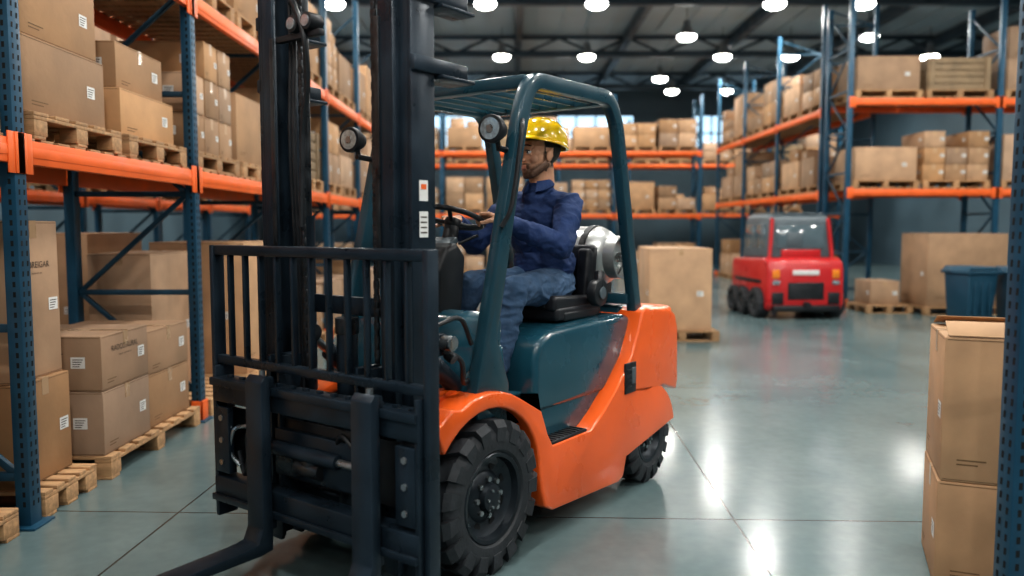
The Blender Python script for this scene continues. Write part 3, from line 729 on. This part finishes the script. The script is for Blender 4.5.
# ------------------------------------------------------------------ DRIVER
dr=empty('forklift_driver',FM)
class Flesh:
    def __init__(s): s.p=[]; s.b=B()
    def cap(s,p0,p1,r0,r1,lab):
        p0=Vector(p0);p1=Vector(p1); s.p.append(('c',p0,p1,r0,r1,lab))
        s.b.ell(p0,(r0,)*3,M_skin,n=20); s.b.ell(p1,(r1,)*3,M_skin,n=20)
        if (p1-p0).length>1e-4: s.b.cyl(p0,p1,r0,M_skin,r2=r1,n=20)
    def ell(s,c,r,lab,rot=None):
        s.p.append(('e',Vector(c),Vector(r),rot,None,lab)); s.b.ell(c,r,M_skin,rot,24)
    def build(s,name,parent,M,vox,smooth,labels,attr=None,cloth=None):
        o=s.b.done('tmpflesh'); md=o.modifiers.new('r','REMESH'); md.mode='VOXEL'; md.voxel_size=vox; md.use_smooth_shade=True
        sm=o.modifiers.new('s','SMOOTH'); sm.factor=.5; sm.iterations=smooth
        bpy.context.view_layer.update()
        me=bpy.data.meshes.new_from_object(o.evaluated_get(bpy.context.evaluated_depsgraph_get()))
        bpy.data.objects.remove(o); me.name=name; me.materials.clear()
        for m in labels.values(): me.materials.append(m)
        keys=list(labels.keys())
        nf=len(me.polygons); C=np.zeros(nf*3); me.polygons.foreach_get('center',C); C=C.reshape(-1,3)
        best=np.full(nf,1e9); lab=np.zeros(nf,int)
        if len(keys)>1:
          for p in s.p:
            if p[0]=='c':
                a=np.array(p[1]);d=np.array(p[2])-a; L=max(d.dot(d),1e-9); t=np.clip((C-a)@d/L,0,1)
                D=np.linalg.norm(C-a-t[:,None]*d,axis=1)-(p[3]+(p[4]-p[3])*t)
            else:
                q=C-np.array(p[1])
                if p[3]:
                    Rm=np.array(Euler([math.radians(a) for a in p[3]]).to_matrix()); q=q@Rm
                r=np.array(p[2]); k=np.linalg.norm(q/r,axis=1); D=(k-1)*r.min()
            w=D<best; best[w]=D[w]; lab[w]=keys.index(p[5])
        me.polygons.foreach_set('material_index',lab.astype(np.int32)); me.polygons.foreach_set('use_smooth',np.ones(nf,bool)); me.update()
        nv=len(me.vertices); Co=np.zeros(nv*3); me.vertices.foreach_get('co',Co); Co=Co.reshape(-1,3)
        if attr:
            for k,v in attr(Co).items():
                at=me.attributes.new(k,'FLOAT','POINT'); at.data.foreach_set('value',v.astype(np.float32))
        if cloth:
            ids=[keys.index(k) for k in cloth]; ok=set()
            for f,l in zip(me.polygons,lab):
                if l in ids: ok.update(f.vertices)
            Nn=np.zeros(nv*3); me.vertices.foreach_get('normal',Nn); Nn=Nn.reshape(-1,3)
            for i in ok:
                c=Vector(Co[i])
                q=Vector((c.x*8,c.y*8,c.z*16))+noise.noise_vector(c*7)*.8
                a=1-abs(noise.noise(q))*3.2; a2=1-abs(noise.noise(Vector((c.x*20+5,c.y*16,c.z*34))+noise.noise_vector(c*15)*.6))*3
                Co[i]+=Nn[i]*(max(a,-.5)*.0075+max(a2,-.4)*.0028)
            me.vertices.foreach_set('co',Co.ravel()); me.update()
        o=link(bpy.data.objects.new(name,me)); o.parent=parent
        if M: o.matrix_local=M
        return o
yc=.08
shL=Vector((-.995,yc+.195,1.615)); elL=Vector((-.80,yc+.275,1.40)); wrL=Vector((-.53,.185,1.525))
shR=Vector((-.995,yc-.195,1.615)); elR=Vector((-.79,yc-.295,1.41)); wrR=Vector((-.56,-.145,1.535))
f=Flesh()
f.ell((-1.05,yc,1.19),(.150,.18,.115),'jean')
f.ell((-1.05,yc,1.31),(.142,.180,.15),'shirt'); f.ell((-1.03,yc,1.45),(.140,.188,.16),'shirt',(0,8,0)); f.ell((-1.005,yc,1.54),(.122,.192,.12),'shirt',(0,10,0))
f.cap((-1.0,yc-.14,1.625),(-1.0,yc+.14,1.625),.070,.070,'shirt')
f.cap((-1.005,yc,1.655),(-1.0,yc+.005,1.70),.098,.074,'shirt')
f.cap((-1.0,yc,1.68),(-.985,yc+.01,1.83),.058,.057,'skin')
for sh,el,wr,s in((shL,elL,wrL,1),(shR,elR,wrR,-1)):
    f.cap(sh,sh.lerp(el,.35),.073,.070,'shirt'); f.cap(sh.lerp(el,.35),el,.070,.060,'shirt')
    f.cap(el,el.lerp(wr,.4),.060,.055,'shirt'); f.cap(el.lerp(wr,.4),el.lerp(wr,.86),.055,.042,'shirt')
    f.cap(el.lerp(wr,.8),wr,.029,.027,'skin')
kn={1:Vector((-.545,.235,1.185)),-1:Vector((-.54,-.045,1.195))}
an={1:Vector((-.40,.215,.72)),-1:Vector((-.38,-.07,.72))}
for s in(1,-1):
    hp=Vector((-1.03,yc+s*.095,1.175)); k=kn[s]; a=an[s]
    f.cap(hp,hp.lerp(k,.5),.100,.092,'jean'); f.cap(hp.lerp(k,.5),k,.092,.072,'jean')
    f.cap(k,k.lerp(a,.35),.070,.066,'jean'); f.cap(k.lerp(a,.35),a,.064,.052,'jean'); f.cap(a.lerp(k,.07),a,.056,.058,'jean')
    f.cap(a+Vector((-.01,0,0)),a+Vector((-.01,0,-.05)),.042,.040,'boot')
    f.cap(a+Vector((-.03,0,-.062)),a+Vector((.07,.005,-.068)),.040,.038,'boot'); f.cap(a+Vector((.07,.005,-.068)),a+Vector((.13,.01,-.072)),.038,.032,'boot')
f.build('body',dr,None,.0065,3,{'shirt':M_navy,'jean':M_jean,'skin':M_skin,'boot':M_boot},cloth=('shirt','jean'))
b=B()
n=28; V=[];F=[]; c=Vector((-.992,yc+.006,1.738))
for j in range(n+1):
    t=math.radians(22+316*j/n); ct,st=math.cos(t),math.sin(t); front=max(0,ct)
    for r,z in ((.066,-.022),(.064,.016),(.067,.022),(.073,.016),(.084+.020*front,-.016-.022*front),(.080+.018*front,-.022-.022*front)):
        V.append(c+Vector((ct*r,st*r,z-.014*ct)))
for j in range(n):
    for k in range(5): F.append([j*6+k,j*6+k+1,(j+1)*6+k+1,(j+1)*6+k])
F.append([0,1,2,3,4,5]); F.append([n*6+k for k in range(6)][::-1])
b.geo(V,F,M_navy)
for e,w in((elL,wrL),(elR,wrR)): b.cyl(e.lerp(w,.82),e.lerp(w,.98),.046,M_navy,r2=.039,n=24,bev=.006)
b.done('shirt_collar_and_cuffs',dr)
def hand(name,phi,wr,ts):
    phi=math.radians(phi); g=SC+sa*SR*math.cos(phi)+sb*SR*math.sin(phi)
    o=(sa*math.cos(phi)+sb*math.sin(phi)).normalized(); t=(-sa*math.sin(phi)+sb*math.cos(phi)).normalized()*ts; n=sn
    f=Flesh(); lens=[.95,1.06,1.0,.80]
    P=lambda al,dd,off: g+(o*math.cos(math.radians(al))+n*math.sin(math.radians(al)))*dd+t*off
    for i in range(4):
        off=.031-.0205*i; l=lens[i]
        kn_=P(52,.045,off*1.08); p1=P(52+62*l,.033,off); p2=P(52+120*l,.027,off*.95); p3=P(52+175*l,.0245,off*.9)
        w0=wr+t*off*.55+n*.004
        f.cap(w0,kn_,.0155,.0125,'skin'); f.ell(kn_,(.0122,)*3,'skin')
        f.cap(kn_,p1,.0098,.0090,'skin'); f.cap(p1,p2,.0088,.0082,'skin'); f.cap(p2,p3,.0080,.0070,'skin')
    pc=(wr+P(40,.045,0))/2; f.ell(pc,(.026,.026,.018),'skin')
    tb=wr.lerp(P(20,.05,.03),.35)+t*.018; t1=P(0,.045,.047); t2=P(-35,.030,.060); t3=P(-70,.024,.064)
    f.cap(tb,t1,.0150,.0120,'skin'); f.cap(t1,t2,.0112,.0100,'skin'); f.cap(t2,t3,.0098,.0085,'skin')
    f.cap(wr-(P(40,.045,0)-wr)*.25,wr,.026,.025,'skin')
    f.build(name,dr,None,.0032,2,{'skin':M_skin})
hand('left_hand',115,wrL,-1); hand('right_hand',228,wrR,1)
HM=Matrix.Translation((-.985,yc+.012,1.89))@Matrix.Rotation(math.radians(-24),4,'Z')@Matrix.Rotation(math.radians(0),4,'Y')@Matrix.Scale(1.14,4)
f=Flesh()
f.ell((-.012,0,.035),(.098,.076,.088),'skin'); f.ell((.02,0,.0),(.074,.065,.095),'skin'); f.ell((.03,0,-.055),(.056,.052,.056),'skin')
f.cap((.066,-.014,-.097),(.066,.014,-.097),.018,.018,'skin')
for s in(1,-1):
    f.cap((-.005,s*.053,-.045),(.058,s*.026,-.093),.020,.018,'skin')
    f.ell((.052,s*.038,-.020),(.027,.021,.026),'skin')
    f.cap((.089,s*.010,.032),(.074,s*.048,.032),.011,.009,'skin')
    f.ell((-.008,s*.077,-.005),(.017,.009,.031),'skin',(0,-10,0)); f.cap((-.014,s*.082,.018),(-.018,s*.083,-.01),.006,.005,'skin')
    f.ell((.098,s*.0105,-.028),(.009,.0065,.006),'skin')
    f.cap((.088,s*.020,-.0015),(.078,s*.044,-.001),.0045,.004,'skin'); f.cap((.089,s*.020,.0205),(.078,s*.046,.019),.0045,.004,'skin')
f.cap((.094,0,.022),(.109,0,-.019),.0070,.0090,'skin'); f.ell((.107,0,-.022),(.010,.0090,.008),'skin')
f.cap((.088,-.015,-.056),(.088,.015,-.056),.0062,.0062,'skin'); f.cap((.087,-.013,-.065),(.087,.013,-.065),.0070,.0070,'skin')
f.ell((.074,0,-.052),(.020,.034,.026),'skin'); f.ell((.070,0,-.082),(.020,.032,.020),'skin')
f.cap((-.02,0,-.05),(-.025,0,-.13),.050,.050,'skin')
def ss(v,a,b_): return np.clip((v-a)/(b_-a),0,1)
def hattr(C):
    x,y,z=C[:,0],C[:,1],C[:,2]; ay=np.abs(y)
    ear=(ay>.071)&(x>-.03)&(x<.012)&(z<.03)&(z>-.04)
    lip=ss(x,.082,.086)*ss(-ay,-.022,-.017)*ss(z,-.074,-.070)*ss(-z,.048,.052)
    line=-.064+.55*(.075-x).clip(0,.09)
    beard=ss(line-z,-.006,.012)*ss(x,-.022,-.008)
    beard*=1-((z<-.080)&(x<.008)); beard*=1-((z<-.062)&(x<-.012))
    must=ss(-ay,-.034,-.026)*ss(z,-.058,-.052)*ss(-z,.038,.044)*ss(x,.07,.082)
    side=ss(ay,.017,.021)*ss(-ay,-.040,-.030)*ss(-z,.040,.048)*ss(x,.064,.078)
    side2=ss(ay,.050,.058)*ss(x,-.012,-.004)*ss(-x,-.026,-.016)*ss(-z,-.02,-.0)*ss(z,-.07,-.05)
    bd=np.maximum.reduce([beard,must,side,side2*.8])*(~ear)*(1-lip)*.92
    hair=np.maximum.reduce([ss(z,.060,.066),ss(-x,.018,.026)*ss(z,-.065,-.05),ss(ay,.050,.056)*ss(-x,-.022,-.014)*ss(z,-.004,.008)])*(~ear)
    bl=np.maximum(ss(x,.10,.11)*.5,np.exp(-((x-.07)**2+(ay-.04)**2+(z+.02)**2)/.0005)*.5)
    return {'w_beard':bd,'w_lip':lip*.9,'w_hair':hair,'w_blush':bl}
f.build('head',dr,HM,.0022,3,{'skin':M_head},attr=hattr)
b=B()
for s in(1,-1):
    b.ell((.0790,s*.0320,.0095),(.0125,.0135,.0115),M_eye,n=18); b.ell((.0898,s*.0335,.0095),(.0028,.0058,.0062),M_iris,n=12)
    b.tube(catmull([(.0985,s*.010,.037),(.095,s*.028,.043),(.079,s*.050,.037)],4),.0038,M_hair,6)
    b.tube(catmull([(.0915,s*.019,.0160),(.0930,s*.032,.0185),(.0825,s*.046,.0135)],4),.0022,M_hair,6)
b.done('eyes_and_brows',dr,HM)
b=B(); HH=HM@Matrix.Translation((-.006,0,.062))@Matrix.Rotation(math.radians(-11),4,'Y')
V=[];F=[];n=40;rings=12
for i in range(rings+1):
    a=math.pi/2*i/rings
    for j in range(n):
        t=2*math.pi*j/n; ct,st=math.cos(t),math.sin(t)
        rr=math.cos(a)**.8 if i<rings else 0
        V.append((.132*rr*ct-.006,.108*rr*st,.116*math.sin(a)))
for i in range(rings):
    for j in range(n): F.append([i*n+j,i*n+(j+1)%n,(i+1)*n+(j+1)%n,(i+1)*n+j])
b.geo(V,F,M_hat)
V=[];F=[]
for j in range(n):
    t=2*math.pi*j/n; ct,st=math.cos(t),math.sin(t); ex=.008+.034*max(0,ct)**2.0
    for r0,z in((0,.006),(ex,-.004-.010*max(0,ct)),(ex,-.010-.010*max(0,ct)),(-.004,-.010)):
        V.append(((.132+r0)*ct-.006,(.108+min(r0,.014)+ (r0-.012)*.2)*st,z))
for j in range(n):
    for k in range(4): F.append([j*4+k,j*4+(k+1)%4,((j+1)%n)*4+(k+1)%4,((j+1)%n)*4+k])
b.geo(V,F,M_hat)
for yy in(-.024,0,.024):
    P=[]
    for i in range(13):
        a=math.radians(30+120*i/12); P.append((.128*math.cos(a)-.006,yy,.114*math.sin(a)*(1 if yy==0 else .985)+.001))
    b.tube(P,.006 if yy==0 else .004,M_hat,8)
b.done('hard_hat',dr,HH,merge=True,shade=50)
# ------------------------------------------------------------------ red industrial truck
RM=Matrix.Translation((4.72,13.75,0))@Rz(-86)
rt=empty('red_tow_tractor',RM)
b=B()
b.prism([(-.90,.24),(-.90,.86),(-.84,.95),(.62,1.00),(.74,.94),(.78,.80),(.80,.22),(.72,.14),(-.82,.16)],-.64,.64,M_red,.04,3,25)
b.prism([(-.62,.95),(-.60,1.62),(-.54,1.70),(.42,1.70),(.50,1.62),(.56,.98)],-.56,.56,M_grey,.045,3,25,taper=lambda z:1.0-.10*max(0,(z-.95))/.75)
for s in(1,-1):
    b.prism([(-.50,1.12),(-.48,1.54),(-.06,1.54),(-.06,1.12)],s*.545,s*.50,M_glass,.008); b.prism([(.02,1.12),(.02,1.54),(.36,1.54),(.40,1.12)],s*.545,s*.50,M_glass,.008)
    b.tube([(.57,s*.53,.97),(.505,s*.475,1.62)],.035,M_red,8); b.tube([(.505,s*.475,1.62),(-.58,s*.475,1.66)],.03,M_red,8)
b.box((.535,0,1.34),(.014,.80,.38),M_glass,.005,rot=(0,-5.5,0)); b.box((-.61,0,1.34),(.014,.80,.4),M_glass,.005)
b.box((.56,0,1.06),(.05,.66,.14),M_red,.02,3); b.box((.545,-.1,1.30),(.03,.26,.22),M_grey,.01,rot=(0,-5.5,0))
b.box((-.06,0,1.715),(.96,.88,.04),M_grey,.015,3)
b.box((.795,0,.46),(.02,.60,.28),M_black,.02,3)
for k in range(5): b.box((.808,0,.36+.05*k),(.012,.52,.018),M_dsteel,.003)
for s in(1,-1):
    b.box((.785,s*.50,.74),(.03,.12,.14),M_amber,.01); b.box((.80,s*.50,.60),(.03,.12,.07),M_lens,.01)
    b.box((.79,s*.47,.34),(.03,.20,.20),M_black,.01)
    b.box((-.1,s*.645,.60),(1.2,.012,.06),M_black,.004); b.box((-.35,s*.62,.46),(.30,.06,.04),M_black,.01)
b.box((.785,0,.76),(.02,.44,.08),M_white,.01)
b.cyl((.78,0,.24),(.90,0,.24),.05,M_black); b.bx(.70,.86,-.55,.55,.13,.23,M_black,.02)
b.done('tractor_body',rt)
b=B()
for s in(1,-1):
    for x,r in((-.64,.23),(-.16,.23),(.42,.25)):
        y=s*.60
        b.lathe([(.0,s*.10),(r*.55,s*.08),(r*.6,s*.11),(r-.02,s*.11),(r,s*.07),(r,-s*.07),(r-.02,-s*.11),(0,-s*.11)],M_rubber,Matrix.Translation((x,y+s*.03,r)),28)
        for k in range(16):
            t=2*math.pi*k/16
            if abs(math.sin(t)+1)>.02: b.box((x+math.cos(t)*(r-.008),y+s*.03,r+math.sin(t)*(r-.008)),(.035,.2,.03),M_rubber,.004,rot=(0,-math.degrees(t)+90,0))
        for k in range(5):
            t=2*math.pi*k/5; b.cyl((x+math.cos(t)*.07,y+s*.11,r+math.sin(t)*.07),(x+math.cos(t)*.07,y+s*.145,r+math.sin(t)*.07),.012,M_steel,n=6)
b.done('tractor_wheels',rt)
def binm():
    b=B(); h=.78
    t=bmesh.new(); bmesh.ops.create_cube(t,size=1)
    for v in t.verts:
        k=.82 if v.co.z<0 else 1.0; v.co=Vector((v.co.x*.50*k,v.co.y*.56*k,(v.co.z+.5)*h+.05))
    b.tmp(t,M_bin,None,.03,3)
    b.bx(-.28,.28,-.31,.31,h+.02,h+.07,M_bin,.015,3); b.prism([(-.27,h+.07),(-.22,h+.13),(.22,h+.13),(.27,h+.07)],-.29,.29,M_bin,.02,3)
    b.tube([(-.2,.33,h+.05),(.2,.33,h+.05)],.015,M_black,8)
    for x in(-.16,.16): b.cyl((x-.02,.22,.07),(x+.02,.22,.07),.07,M_black,n=20)
    for k in range(3): b.bx(-.15+.12*k,-.11+.12*k,-.285,-.25,.2,h-.1,M_bin,.006)
    b.bx(-.2,.2,-.2,.24,.0,.06,M_bin,.01)
    return mesh_only(b,'bin')
bm_=binm()
put('waste_bin',bm_,TR(6.95,12.1,0,8)); put('waste_bin',bm_,TR(7.58,11.9,0,-4))
# ------------------------------------------------------------------ world, camera
w=bpy.data.worlds.new('world'); scene.world=w; w.use_nodes=True
w.node_tree.nodes['Background'].inputs[0].default_value=(.35,.5,.6,1); w.node_tree.nodes['Background'].inputs[1].default_value=.3
cd=bpy.data.cameras.new('camera'); cam=link(bpy.data.objects.new('camera',cd)); cam.location=(0,0,1.5)
cam.rotation_euler=(math.radians(90-4.36),0,0); cd.lens=28.125; cd.sensor_width=36; cd.clip_start=.05
cd.dof.use_dof=True; cd.dof.focus_distance=3.9; cd.dof.aperture_fstop=1.1
scene.camera=cam
try:
    scene.view_settings.view_transform='Standard'
    scene.view_settings.look='Medium High Contrast'
except Exception as e: print(e)
